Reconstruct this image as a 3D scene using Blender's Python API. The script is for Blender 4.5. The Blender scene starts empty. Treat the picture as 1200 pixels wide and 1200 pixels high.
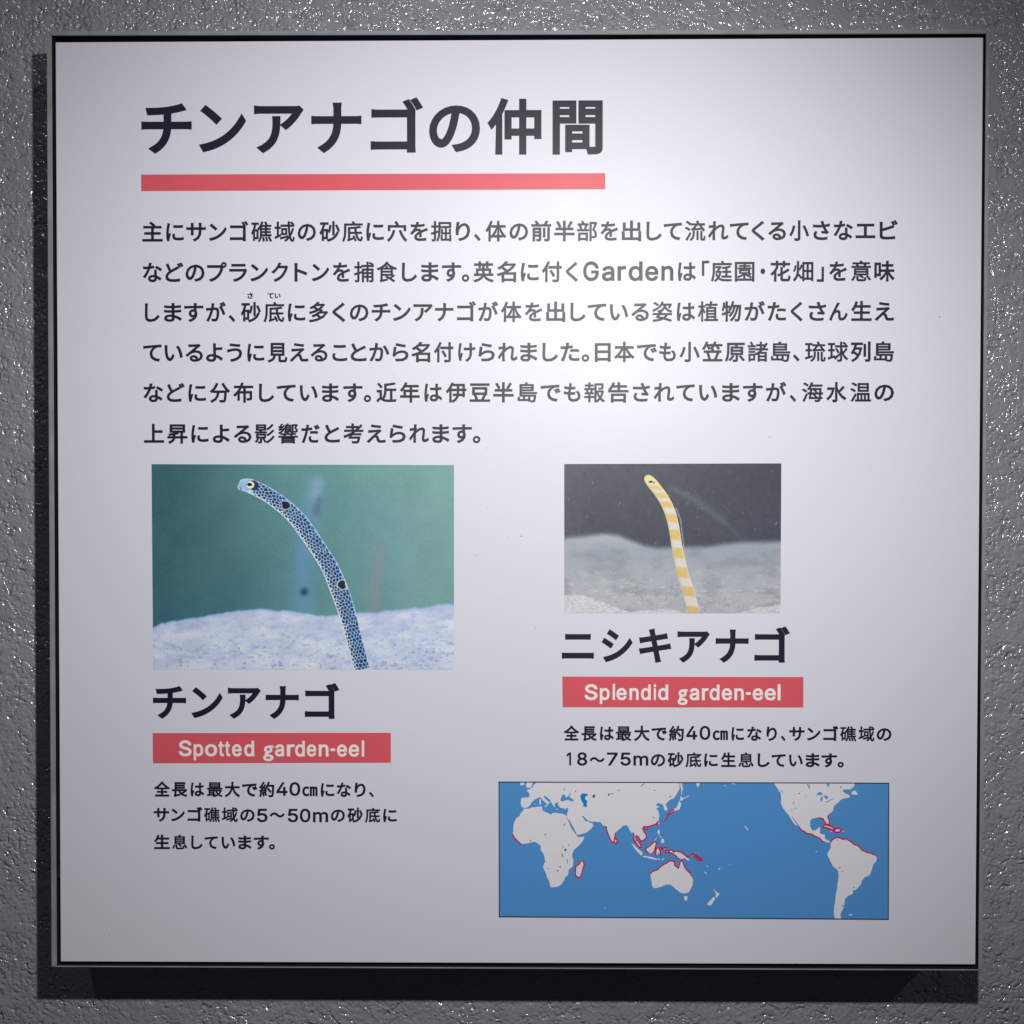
import bpy, math, random
import numpy as np
from mathutils import Vector
from mathutils.geometry import delaunay_2d_cdt, tessellate_polygon

SC = bpy.context.scene
COL = SC.collection
SC.render.engine = 'CYCLES'

# ------------------------------------------------------------------ camera
# World: X right, Z up, +Y into the wall.  The printed face lies in y = 0.
CAM_D, FOC = 0.65, 1300.0
ROT = ((0.9999498258, -0.000145918867, 0.01001621685),
       (0.00031308204, 0.9998606680, -0.0166897145),
       (-0.01001238593, 0.01669201303, 0.9998105465))
cam_data = bpy.data.cameras.new('camera')
cam = bpy.data.objects.new('camera', cam_data)
COL.objects.link(cam)
cam_data.sensor_width = 36
cam_data.lens = 36 * FOC / 1200
cam_data.clip_start = 0.01
cam_data.clip_end = 50
cam.location = (0, -CAM_D, 0)
from mathutils import Matrix
def _ax(r):                                   # camera axis as a world direction
    return Vector((r[0], r[2], -r[1]))
xr, yd, zf = _ax(ROT[0]), _ax(ROT[1]), _ax(ROT[2])
cam.rotation_euler = Matrix(((xr.x, -yd.x, -zf.x), (xr.y, -yd.y, -zf.y), (xr.z, -yd.z, -zf.z))).to_euler()
SC.camera = cam
SC.view_settings.view_transform = 'Standard'
SC.view_settings.look = 'None'
SC.view_settings.gamma = 1
SC.view_settings.exposure = 0
SC.cycles.max_bounces = 6

# ------------------------------------------------------------------ light
world = bpy.data.worlds.new('World')
SC.world = world
world.use_nodes = True
world.node_tree.nodes['Background'].inputs[0].default_value = (0.9, 0.97, 1.0, 1)
world.node_tree.nodes['Background'].inputs[1].default_value = 0.014

def lamp(name, loc, power, colour, radius, aim, cone, blend):
    l = bpy.data.lights.new(name, 'SPOT')
    l.energy = power
    l.color = colour
    l.shadow_soft_size = radius
    l.spot_size = math.radians(cone)
    l.spot_blend = blend
    o = bpy.data.objects.new(name, l)
    COL.objects.link(o)
    o.location = loc
    o.rotation_euler = (Vector(aim) - Vector(loc)).to_track_quat('-Z', 'Y').to_euler()
    return o
lamp('spot_lamp', (0.070, -0.55, 0.205), 14.3, (0.985, 0.957, 0.865), 0.009, (-0.022, 0, -0.035), 103, 1.0)
lamp('far_spot_lamp', (2.05, -1.30, 1.60), 16.0, (0.84, 0.90, 1.0), 0.03, (0, 0, 0), 60, 0.6)
lamp('left_spot_lamp', (-0.62, -1.30, 1.45), 7.0, (0.90, 0.93, 1.0), 0.03, (0, 0, 0), 60, 0.6)

# ------------------------------------------------------------------ helpers
def lin(c):
    c = c / 255.0
    return c / 12.92 if c <= 0.04045 else ((c + 0.055) / 1.055) ** 2.4
def rgb(r, g, b):
    return (lin(r), lin(g), lin(b), 1.0)
LU = [lin(i) for i in range(256)]
def lin_np(a):
    a = np.clip(a, 0, 255) / 255.0
    return np.where(a <= 0.04045, a / 12.92, ((a + 0.055) / 1.055) ** 2.4)

def art(u, v):
    """A measured place on the print (1200 x 1200 grid of the photograph) as x, z in metres."""
    a, b, c = (u - 600) / FOC, (v - 600) / FOC, 1.0
    d = [ROT[0][k] * a + ROT[1][k] * b + ROT[2][k] * c for k in range(3)]
    return d[0] / d[2] * CAM_D, -d[1] / d[2] * CAM_D

def link(name, me, mat=None, parent=None):
    o = bpy.data.objects.new(name, me)
    COL.objects.link(o)
    if mat is not None:
        me.materials.append(mat)
    if parent is not None:
        o.parent = parent
    return o

def mesh(name, vs, fs, mat, parent=None):
    me = bpy.data.meshes.new(name)
    me.from_pydata(vs, [], fs)
    me.update()
    return link(name, me, mat, parent)

def prism(name, quad, y0, y1, mat, parent, bevel=0.0):
    """Solid between y0 (front) and y1 (back) over a four-cornered outline given in x, z."""
    vs = [(x, y0, z) for x, z in quad] + [(x, y1, z) for x, z in quad]
    fs = [(3, 2, 1, 0), (4, 5, 6, 7)] + [(i, (i + 1) % 4, 4 + (i + 1) % 4, 4 + i) for i in range(4)]
    o = mesh(name, vs, fs, mat, parent)
    import bmesh
    bm = bmesh.new(); bm.from_mesh(o.data)
    bmesh.ops.recalc_face_normals(bm, faces=bm.faces)
    if bevel:
        bmesh.ops.bevel(bm, geom=list(bm.edges), offset=bevel, segments=2, affect='EDGES')
    bm.to_mesh(o.data); bm.free()
    return o

# ------------------------------------------------------------------ materials
def satin(nt, b, scale=2600, strength=0.05):
    n = nt.nodes.new('ShaderNodeTexNoise'); n.inputs['Scale'].default_value = scale
    n.inputs['Detail'].default_value = 2
    tc = nt.nodes.new('ShaderNodeTexCoord')
    nt.links.new(tc.outputs['Object'], n.inputs['Vector'])
    bp = nt.nodes.new('ShaderNodeBump'); bp.inputs['Strength'].default_value = strength
    bp.inputs['Distance'].default_value = 0.0002
    nt.links.new(n.outputs['Fac'], bp.inputs['Height'])
    nt.links.new(bp.outputs['Normal'], b.inputs['Normal'])

PRINT_ROUGH = 0.44
def ink(name, colour, attr=False, vary=0.02):
    m = bpy.data.materials.new(name); m.use_nodes = True
    nt = m.node_tree; b = nt.nodes['Principled BSDF']
    b.inputs['Roughness'].default_value = PRINT_ROUGH
    b.inputs['IOR'].default_value = 1.42
    tc = nt.nodes.new('ShaderNodeTexCoord')
    if attr:
        a = nt.nodes.new('ShaderNodeAttribute'); a.attribute_name = 'ink'
        src = a.outputs['Color']
    else:
        r = nt.nodes.new('ShaderNodeRGB'); r.outputs[0].default_value = colour
        src = r.outputs[0]
    n = nt.nodes.new('ShaderNodeTexNoise'); n.inputs['Scale'].default_value = 900
    n.inputs['Detail'].default_value = 3
    nt.links.new(tc.outputs['Object'], n.inputs['Vector'])
    mr = nt.nodes.new('ShaderNodeMapRange')
    mr.inputs['From Min'].default_value = 0.3; mr.inputs['From Max'].default_value = 0.7
    mr.inputs['To Min'].default_value = 1 - vary; mr.inputs['To Max'].default_value = 1 + vary
    nt.links.new(n.outputs['Fac'], mr.inputs['Value'])
    mx = nt.nodes.new('ShaderNodeVectorMath'); mx.operation = 'SCALE'
    nt.links.new(src, mx.inputs[0]); nt.links.new(mr.outputs[0], mx.inputs['Scale'])
    nt.links.new(mx.outputs[0], b.inputs['Base Color'])
    nr = nt.nodes.new('ShaderNodeTexNoise'); nr.inputs['Scale'].default_value = 26; nr.inputs['Detail'].default_value = 6
    nt.links.new(tc.outputs['Object'], nr.inputs['Vector'])
    rr_ = nt.nodes.new('ShaderNodeMapRange')
    rr_.inputs['From Min'].default_value = 0.3; rr_.inputs['From Max'].default_value = 0.7
    rr_.inputs['To Min'].default_value = PRINT_ROUGH - 0.02; rr_.inputs['To Max'].default_value = PRINT_ROUGH + 0.025
    nt.links.new(nr.outputs['Fac'], rr_.inputs['Value']); nt.links.new(rr_.outputs[0], b.inputs['Roughness'])
    satin(nt, b)
    return m

M_WHITE = ink('white_laminate', (0.745, 0.755, 0.915, 1), vary=0.012)
M_BLACK = ink('black_ink', (0.009, 0.012, 0.034, 1))
M_RED = ink('coral_red_ink', rgb(222, 92, 108), vary=0.04)
M_PINKW = ink('reversed_white_ink', (0.93, 0.88, 0.93, 1))
M_OCEAN = ink('ocean_blue_ink', rgb(84, 152, 224), vary=0.03)
M_CASP = ink('inland_sea_ink', rgb(15, 135, 215))
M_LAKE = ink('lake_ink', rgb(75, 105, 150))
M_LAND = ink('land_ink', (0.81, 0.81, 0.93, 1))
M_NAVY = ink('navy_keyline_ink', rgb(38, 52, 92))
M_MAG = ink('crimson_ink', rgb(196, 32, 92))
M_MAGL = ink('pale_pink_ink', rgb(250, 196, 214))
M_PHOTO = ink('photo_ink', None, attr=True, vary=0.05)

def metal(name, base, rough, metallic):
    m = bpy.data.materials.new(name); m.use_nodes = True
    nt = m.node_tree; b = nt.nodes['Principled BSDF']
    b.inputs['Metallic'].default_value = metallic
    tc = nt.nodes.new('ShaderNodeTexCoord')
    n = nt.nodes.new('ShaderNodeTexNoise'); n.inputs['Scale'].default_value = 60; n.inputs['Detail'].default_value = 6
    nt.links.new(tc.outputs['Object'], n.inputs['Vector'])
    cr = nt.nodes.new('ShaderNodeValToRGB')
    cr.color_ramp.elements[0].position = 0.3; cr.color_ramp.elements[1].position = 0.75
    cr.color_ramp.elements[0].color = tuple(c * 0.82 for c in base[:3]) + (1,)
    cr.color_ramp.elements[1].color = tuple(min(1, c * 1.15) for c in base[:3]) + (1,)
    nt.links.new(n.outputs['Fac'], cr.inputs['Fac']); nt.links.new(cr.outputs[0], b.inputs['Base Color'])
    b.inputs['Roughness'].default_value = rough
    satin(nt, b, 1500, 0.15)
    return m
M_FRAME = metal('grey_powder_coat', (0.29, 0.315, 0.375), 0.5, 0.0)
M_GAP = metal('black_backing', (0.004, 0.004, 0.005), 0.9, 0.0)
M_EDGE = metal('panel_edge_black', (0.006, 0.006, 0.008), 0.7, 0.0)

WALL_CELL = 410
def wall_material():
    m = bpy.data.materials.new('pebbled_grey_wall_paint'); m.use_nodes = True
    nt = m.node_tree; L = nt.links; N = nt.nodes.new
    b = nt.nodes['Principled BSDF']
    tc = N('ShaderNodeTexCoord')
    # slow colour drift and fine grime in the paint
    n0 = N('ShaderNodeTexNoise'); n0.inputs['Scale'].default_value = 9; n0.inputs['Detail'].default_value = 5
    L.new(tc.outputs['Object'], n0.inputs['Vector'])
    cr = N('ShaderNodeValToRGB')
    cr.color_ramp.elements[0].position = 0.3; cr.color_ramp.elements[0].color = (0.31, 0.325, 0.40, 1)
    cr.color_ramp.elements[1].position = 0.72; cr.color_ramp.elements[1].color = (0.37, 0.385, 0.46, 1)
    L.new(n0.outputs['Fac'], cr.inputs['Fac']); L.new(cr.outputs[0], b.inputs['Base Color'])
    b.inputs['Roughness'].default_value = 0.5
    b.inputs['Coat Weight'].default_value = 1.0
    b.inputs['Coat Roughness'].default_value = 0.13
    b.inputs['Coat IOR'].default_value = 1.9
    # hammered enamel: low domes about 3 mm across, warped, over a slower unevenness of the plaster
    nz = N('ShaderNodeTexNoise'); nz.inputs['Scale'].default_value = 170; nz.inputs['Detail'].default_value = 1
    L.new(tc.outputs['Object'], nz.inputs['Vector'])
    sub = N('ShaderNodeVectorMath'); sub.operation = 'SUBTRACT'; sub.inputs[1].default_value = (0.5, 0.5, 0.5)
    L.new(nz.outputs['Color'], sub.inputs[0])
    sca = N('ShaderNodeVectorMath'); sca.operation = 'SCALE'; sca.inputs['Scale'].default_value = 0.006
    L.new(sub.outputs[0], sca.inputs[0])
    add = N('ShaderNodeVectorMath'); add.operation = 'ADD'
    L.new(tc.outputs['Object'], add.inputs[0]); L.new(sca.outputs[0], add.inputs[1])
    def mul(s, k):
        q = N('ShaderNodeMath'); q.operation = 'MULTIPLY'
        if isinstance(k, float):
            q.inputs[1].default_value = k
        else:
            L.new(k, q.inputs[1])
        L.new(s, q.inputs[0]); return q.outputs[0]
    def plus(a, c):
        q = N('ShaderNodeMath'); q.operation = 'ADD'; L.new(a, q.inputs[0]); L.new(c, q.inputs[1]); return q.outputs[0]
    def noise(scale, detail, vec):
        q = N('ShaderNodeTexNoise'); q.inputs['Scale'].default_value = scale; q.inputs['Detail'].default_value = detail
        L.new(vec, q.inputs['Vector']); return q.outputs['Fac']
    v = N('ShaderNodeTexVoronoi'); v.feature = 'SMOOTH_F1'; v.inputs['Scale'].default_value = WALL_CELL
    v.inputs['Smoothness'].default_value = 0.35
    L.new(add.outputs[0], v.inputs['Vector'])
    amp = N('ShaderNodeMapRange')
    amp.inputs['From Min'].default_value = 0.35; amp.inputs['From Max'].default_value = 0.65
    amp.inputs['To Min'].default_value = 0.15; amp.inputs['To Max'].default_value = 1.25
    L.new(noise(120, 2, tc.outputs['Object']), amp.inputs['Value'])
    d2 = mul(v.outputs['Distance'], v.outputs['Distance'])
    h = mul(mul(d2, amp.outputs[0]), -0.00122)
    h = plus(h, mul(noise(260, 1, add.outputs[0]), 0.0006))
    h = plus(h, mul(noise(140, 2, add.outputs[0]), 0.0010))
    h = plus(h, mul(noise(75, 2, tc.outputs['Object']), 0.0016))
    h = plus(h, mul(noise(700, 1, tc.outputs['Object']), 0.00016))
    bp = N('ShaderNodeBump'); bp.inputs['Strength'].default_value = 1.0; bp.inputs['Distance'].default_value = 1.0
    L.new(h, bp.inputs['Height']); L.new(bp.outputs['Normal'], b.inputs['Normal'])
    L.new(bp.outputs['Normal'], b.inputs['Coat Normal'])
    return m
M_WALL = wall_material()

# ------------------------------------------------------------------ wall
WALL_Y = 0.046
wall = mesh('wall', [(-1.6, WALL_Y, -1.6), (1.6, WALL_Y, -1.6), (1.6, WALL_Y, 1.6), (-1.6, WALL_Y, 1.6),
                     (-1.6, WALL_Y + .1, -1.6), (1.6, WALL_Y + .1, -1.6), (1.6, WALL_Y + .1, 1.6), (-1.6, WALL_Y + .1, 1.6)],
            [(0, 1, 2, 3), (7, 6, 5, 4), (0, 4, 5, 1), (1, 5, 6, 2), (2, 6, 7, 3), (3, 7, 4, 0)], M_WALL)
wall['kind'] = 'structure'
wall['label'] = 'dark grey wall with glossy pebbled paint that glints behind the sign'

# ------------------------------------------------------------------ sign body
sign = bpy.data.objects.new('information_sign', None)
COL.objects.link(sign)
sign.location = (0, WALL_Y, -0.28)
sign['label'] = 'square white Japanese information sign about garden eels in a grey metal tray on the wall'
sign['category'] = 'sign'
bpy.context.view_layer.update()
INV = sign.matrix_world.inverted()

def adopt(o, p):
    o.parent = p
    if p is sign:
        o.matrix_parent_inverse = INV
    return o

outer = [art(55, 37), art(1158.8, 34.8), art(1151.0, 1137.3), art(60.7, 1133.0)]     # TL TR BR BL
inner = [art(60.9, 42.0), art(1155.3, 39.8), art(1146.2, 1135.6), art(66.9, 1131.4)]
for a in range(4):
    c = (a + 1) % 4
    g = 0.00003
    quad = [outer[a], outer[c], inner[c], inner[a]]
    # hair-line mitre joint between rails
    q = []
    for k, (x, z) in enumerate(quad):
        o1 = quad[[1, 0, 3, 2][k]]
        d = Vector((o1[0] - x, o1[1] - z)).normalized() * 0.00012
        q.append((x + d.x, z + d.y))
    rail = adopt(prism('frame_rail', q, -0.0006, WALL_Y - 0.0005, M_FRAME, None, 0.0003), sign)
    rail.data.materials.append(M_GAP)
    ix, iz = (inner[a][0] + inner[c][0]) / 2, (inner[a][1] + inner[c][1]) / 2
    for p in rail.data.polygons:
        if p.normal.x * -ix + p.normal.z * -iz > 0.85 * 0.27 and p.center.y > 0.0006:
            p.material_index = 1
back = [(x * 0.9985, z * 0.9985) for x, z in inner]
adopt(prism('back_plate', back, 0.020, 0.024, M_GAP, None), sign)
face_q = [art(65.0, 49.5), art(1152.2, 44.0), art(1143.0, 1130.4), art(71.1, 1127.0)]
face = adopt(prism('face_panel', face_q, 0.0, 0.006, M_WHITE, None, 0.0003), sign)
face.data.materials.append(M_EDGE)
for p in face.data.polygons:
    if p.center.y > 0.0012:
        p.material_index = 1
inner_core = [(x * 0.97, z * 0.97) for x, z in face_q]
adopt(prism('mounting_block', inner_core, 0.0062, 0.0198, M_GAP, None), sign)
# a torn end of the black foam seal that stands in the lower left gap
adopt(prism('foam_seal', [art(65.4, 1015), art(69.6, 1015), art(69.8, 1030), art(65.8, 1030)], 0.0006, 0.006, M_EDGE, None, 0.0002), sign)

def sheet(name, corners, depth, mat, parent=None):
    return adopt(mesh(name, [(x, -depth, z) for x, z in corners], [(0, 1, 2, 3)][::1] and [(3, 2, 1, 0)], mat), parent or sign)
adopt_root = sign

# ------------------------------------------------------------------ lettering
LATIN = {
    'G': [[269,-7,225,-3,185,7,149,25,118,49,91,79,69,116,53,157,43,203,40,254,43,305,53,352,69,393,91,429,117,459,149,484,184,501,223,512,265,516,291,514,316,510,340,504,363,494,384,483,403,469,421,453,436,436,449,416,460,395,468,373,474,349,408,349,402,365,395,379,387,393,378,406,368,417,356,427,344,436,330,443,315,448,300,453,283,455,265,456,236,453,209,445,183,432,160,414,141,392,125,364,113,332,106,295,103,254,106,213,113,177,125,145,141,117,161,95,184,76,210,63,238,56,269,53,296,55,322,61,345,71,365,85,382,102,396,123,407,147,413,173,415,202,434,199,283,199,283,256,478,256,478,200,475,160,466,124,451,91,431,62,406,38,377,19,344,5,308,-4]],
    'a': [[160,-9,137,-7,115,-3,94,5,76,15,60,29,48,45,38,63,32,84,30,108,32,128,36,146,43,161,53,174,64,184,78,193,92,200,108,206,125,211,143,214,161,217,178,220,200,223,218,225,234,227,247,229,257,231,265,235,271,240,274,246,276,255,276,257,275,272,272,285,267,297,260,307,251,315,240,322,227,327,212,330,196,331,178,330,163,327,149,322,137,316,127,309,118,301,110,292,104,283,100,274,41,291,51,313,64,331,79,346,95,358,114,368,133,375,153,380,173,383,194,384,208,384,223,382,239,379,255,375,271,369,286,360,300,350,312,336,322,320,330,301,335,278,337,251,337,0,277,0,277,52,272,52,267,43,260,34,252,25,242,16,229,8,215,1,199,-4,181,-7],[170,45,192,47,211,51,228,59,242,68,254,80,263,93,270,108,274,122,276,138,276,190,272,187,267,184,259,182,251,180,241,178,231,176,221,174,210,173,200,171,191,170,182,169,175,168,161,166,147,163,134,159,122,153,112,147,103,139,97,130,93,118,92,105,93,93,96,82,102,72,109,64,119,57,130,52,142,48,156,46]],
    'r': [[53,0,53,379,112,379,112,321,115,321,124,339,137,354,152,367,171,377,191,383,213,385,218,385,223,385,229,384,235,384,240,384,243,384,243,322,241,323,236,324,230,324,223,325,215,326,207,326,190,324,174,321,159,315,146,306,135,296,126,284,119,269,115,254,114,237,114,0]],
    'd': [[195,-8,165,-6,137,3,111,16,89,34,70,57,55,84,43,116,36,151,34,189,36,227,43,261,55,293,70,320,89,342,112,361,137,374,165,382,196,384,218,383,237,379,253,373,267,364,278,355,287,346,295,336,301,327,306,319,311,319,311,509,372,509,372,0,313,0,313,59,307,59,301,50,295,41,287,31,277,21,266,12,252,4,236,-3,217,-7],[205,47,226,49,246,55,263,65,278,78,290,95,299,115,306,138,310,162,312,189,310,216,306,241,300,263,290,282,278,299,263,312,246,322,227,328,205,330,182,328,162,322,145,311,130,298,118,281,108,261,102,239,98,215,96,189,98,163,102,139,109,117,118,97,130,80,145,66,162,55,182,49]],
    'e': [[212,-8,177,-5,145,3,117,16,92,35,72,58,56,85,44,116,37,150,34,187,36,224,44,258,55,290,71,317,91,340,115,359,142,373,172,382,205,384,226,383,246,380,266,374,285,366,303,355,319,341,334,324,347,305,357,282,365,256,370,227,371,194,371,169,75,169,75,221,338,221,310,202,308,226,304,248,298,269,288,286,277,301,263,314,246,323,227,328,205,330,183,328,164,323,146,313,131,301,119,286,109,270,102,251,97,231,96,211,96,178,98,151,102,127,110,106,121,88,135,73,151,61,169,53,190,48,212,46,227,47,241,49,254,53,265,58,276,65,285,73,294,82,300,93,306,105,365,91,358,72,348,55,335,39,320,26,302,14,283,4,261,-3,237,-7]],
    'n': [[114,227,114,0,53,0,53,379,112,379,112,287,102,287,116,319,132,344,152,362,175,374,200,382,227,384,252,383,275,377,295,369,313,356,328,340,341,321,350,298,355,271,357,240,357,0,296,0,296,235,293,263,286,286,273,304,256,318,235,326,210,329,192,328,176,324,161,317,147,308,136,297,126,283,119,266,115,248]],
    'p': [[53,-143,53,379,112,379,112,319,118,319,123,327,130,336,137,346,147,355,158,364,171,373,188,379,207,383,229,384,259,382,287,374,313,361,335,342,354,320,370,293,381,261,388,227,390,189,388,151,381,116,370,84,355,57,336,34,313,16,288,3,260,-6,229,-8,208,-7,189,-3,173,4,159,12,147,21,138,31,130,41,124,50,118,59,114,59,114,-143],[220,47,242,49,262,55,279,66,294,80,306,97,316,117,323,139,327,163,328,189,327,215,323,239,316,261,307,281,295,298,280,311,262,322,243,328,220,330,198,328,178,322,161,312,147,299,134,282,125,263,118,241,114,216,113,189,114,162,118,138,125,115,135,95,147,78,162,65,179,55,198,49]],
    'o': [[207,-8,174,-5,144,3,117,16,93,35,72,58,56,85,44,116,37,150,34,187,37,225,44,260,56,291,72,318,93,341,117,360,144,374,174,382,207,384,241,382,271,374,299,360,323,341,343,318,359,291,371,260,379,225,381,187,379,150,371,116,359,85,343,58,323,35,299,16,271,3,241,-5],[207,46,231,49,252,55,270,66,285,80,298,97,307,117,314,139,318,163,319,187,318,212,314,236,307,258,298,278,285,296,270,310,252,321,231,328,207,330,184,328,163,321,145,310,130,296,118,278,108,258,102,236,98,212,96,187,98,163,102,139,108,117,118,97,130,80,145,66,163,55,184,49]],
    't': [[204,379,204,327,6,327,6,379],[65,471,126,471,126,98,127,83,130,70,136,61,144,55,156,51,170,50,175,50,180,50,185,51,191,52,197,53,202,54,213,2,207,0,200,-2,192,-3,184,-3,176,-4,168,-4,138,-1,113,7,92,21,77,41,68,64,65,93]],
    'i': [[53,0,53,379,114,379,114,0],[84,443,73,444,63,448,54,455,47,463,43,472,41,483,43,494,47,504,54,512,63,518,73,522,84,524,95,522,105,518,114,512,121,504,125,494,126,483,125,472,121,463,114,455,105,448,95,444]],
    's': [[182,-8,157,-7,133,-3,112,3,93,12,76,24,62,38,50,54,41,73,36,94,94,107,101,87,111,72,124,60,141,52,160,47,181,45,206,47,227,53,244,62,258,74,265,88,268,103,266,115,262,126,254,136,243,144,229,150,212,155,149,170,118,180,92,192,72,208,58,227,50,249,47,274,49,295,55,314,65,332,79,347,95,360,115,370,137,378,161,383,187,384,212,383,234,379,254,372,271,363,286,352,299,339,309,324,318,308,324,290,268,277,262,291,254,304,243,316,228,325,210,331,187,333,166,331,147,326,131,317,119,305,111,292,109,277,110,264,115,253,124,243,136,235,152,229,172,223,229,209,261,200,287,187,306,171,320,153,328,131,331,107,329,85,323,65,312,47,298,31,281,18,260,6,236,-2,210,-7]],
    '-': [[337,244,337,188,114,188,114,244]],
    'S': [[224,-9,188,-7,156,-1,128,9,102,23,81,40,64,60,51,83,42,109,38,137,104,137,108,118,114,102,123,88,136,76,150,66,166,59,185,53,204,50,224,49,246,50,267,54,286,60,303,69,317,79,329,92,338,106,344,122,346,139,344,154,340,168,332,179,322,189,310,197,296,205,280,211,263,217,245,222,184,239,145,253,112,269,86,289,67,313,56,341,52,372,54,400,62,425,75,448,92,468,113,484,138,498,165,508,195,514,227,516,259,514,289,508,316,498,340,484,360,468,377,449,390,427,398,403,401,378,337,378,332,402,320,421,302,437,280,449,254,456,225,459,204,457,185,454,167,448,152,440,139,430,129,418,121,405,117,391,115,376,117,359,122,345,131,334,142,324,155,315,169,308,184,302,198,297,212,293,264,279,279,275,295,270,312,264,328,256,344,248,359,238,372,226,384,213,395,198,402,180,407,161,408,139,406,112,399,87,386,64,370,43,349,25,323,11,294,0,261,-7]],
    'P': [[60,0,60,509,235,509,272,506,305,499,332,487,356,471,375,452,390,430,400,404,407,377,409,348,407,318,400,291,390,265,375,243,356,223,332,207,305,195,272,188,235,186,109,186,109,242,233,242,257,244,279,248,297,256,312,266,324,279,333,294,339,310,343,328,344,348,343,367,339,385,333,402,324,416,312,428,297,439,279,446,257,451,232,452,125,452,125,0]],
    '0': [[227,-7,191,-3,158,7,130,24,105,48,85,77,69,113,57,155,50,202,48,254,50,306,57,353,69,395,85,431,106,461,130,484,159,502,191,512,227,516,262,512,295,502,323,484,348,461,368,431,384,395,396,353,403,306,405,254,403,202,396,155,384,113,368,77,348,48,323,24,295,7,263,-3],[227,50,250,52,271,60,290,74,306,92,320,116,330,144,338,176,342,213,344,254,342,295,338,332,330,365,320,393,306,416,290,435,271,449,250,457,227,460,203,457,182,449,163,435,147,416,134,393,123,365,115,332,111,295,109,254,111,213,115,176,123,144,134,116,147,92,163,74,182,60,203,52]],
    '1': [[276,509,276,0,212,0,212,448,209,448,86,358,86,427,198,509]],
    '2': [[64,0,64,47,234,229,252,248,268,266,282,282,294,298,303,312,311,327,316,341,319,356,320,371,319,389,315,405,308,419,298,431,287,441,273,449,258,455,241,458,224,460,205,458,188,454,172,447,159,438,148,427,139,413,132,398,128,381,127,362,66,362,68,391,75,418,86,442,102,464,121,482,143,496,168,507,196,513,225,516,254,513,281,507,306,497,328,482,346,465,361,445,372,423,379,398,381,372,380,354,377,336,371,318,363,299,351,280,336,259,317,235,294,209,267,180,153,60,153,57,389,57,389,0]],
    '3': [[218,-7,188,-5,159,1,133,10,108,22,88,38,70,57,57,79,48,104,44,132,109,132,112,115,118,100,126,87,137,76,150,66,165,59,182,54,200,51,219,50,239,51,258,55,275,61,291,69,304,80,315,93,323,108,328,125,329,145,328,163,323,180,316,196,306,211,292,223,275,234,254,241,229,246,201,248,157,248,157,299,288,448,288,452,70,452,70,509,372,509,372,461,211,278,211,289,247,290,279,286,308,276,333,262,354,244,371,222,383,198,391,173,393,145,390,116,383,90,370,66,354,45,333,27,309,12,281,2,251,-5]],
    '4': [[40,105,40,158,247,509,311,509,109,166,109,163,413,163,413,105],[282,0,282,121,282,146,282,318,343,318,343,0]],
    '5': [[221,-7,192,-5,165,1,140,11,118,25,99,41,83,60,71,82,63,105,60,130,122,130,125,115,130,102,138,89,148,78,160,68,173,60,188,54,204,51,221,50,241,51,259,56,276,64,291,75,304,89,314,104,322,122,326,141,328,162,326,183,321,203,314,221,303,237,290,251,275,262,257,270,238,275,218,277,201,276,184,273,167,268,152,262,139,255,128,246,67,253,96,509,366,509,366,452,151,452,134,301,136,301,148,311,162,318,178,325,194,330,212,333,229,334,252,332,274,328,294,321,313,311,330,299,345,285,358,269,370,251,379,231,386,210,390,187,391,163,388,132,381,102,369,76,352,52,332,32,309,15,282,3,253,-4]],
    '7': [[97,0,323,448,323,452,62,452,62,509,391,509,391,449,165,0]],
    '8': [[226,-7,193,-5,163,1,136,11,111,25,91,42,74,62,62,84,54,109,52,135,53,156,58,176,65,195,75,212,87,228,101,241,117,252,134,260,153,265,153,267,129,276,109,289,93,308,80,330,73,354,70,380,73,405,79,429,90,450,106,469,124,485,146,498,170,508,197,514,226,516,255,514,282,508,306,498,328,485,346,469,361,450,373,429,379,405,382,380,379,354,372,330,359,308,343,289,323,276,300,267,300,265,319,260,335,252,351,241,365,228,377,212,387,195,395,176,399,156,401,135,398,109,391,84,378,62,362,42,341,25,317,11,289,1,259,-5],[226,49,248,50,267,54,285,60,300,69,313,79,323,91,331,106,335,121,337,139,335,157,330,173,322,189,312,202,298,213,283,223,265,230,247,234,226,235,206,234,187,230,169,223,154,213,140,202,130,189,122,173,117,157,115,139,117,121,121,106,129,91,139,79,152,69,167,60,185,54,205,50],[226,290,244,291,260,294,274,300,287,308,298,318,307,330,314,344,318,359,319,376,318,392,314,407,308,420,299,432,288,442,275,449,260,455,244,459,226,460,208,459,192,455,177,449,164,442,153,432,145,420,138,407,134,392,133,376,134,359,138,344,145,330,154,318,165,308,178,300,193,294,209,291]],
    'm': [[53,0,53,379,112,379,112,295,108,295,114,314,122,331,132,346,144,358,158,368,172,376,187,382,203,385,219,386,245,383,268,375,287,361,303,342,314,320,321,295,312,295,318,312,326,329,337,343,350,356,364,366,381,375,398,381,417,385,437,386,458,385,478,380,497,372,514,361,529,346,541,328,550,307,555,283,557,255,557,0,496,0,496,254,493,279,485,298,473,313,456,323,438,329,419,330,402,329,387,326,374,320,363,312,353,302,345,290,340,277,336,263,335,247,335,0,274,0,274,260,272,280,265,297,253,311,238,322,220,328,199,330,185,329,171,326,158,320,145,312,135,302,126,289,119,274,115,257,114,238,114,0]],
    'l': [[60,0,60,527,121,527,121,0]],
}

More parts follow.
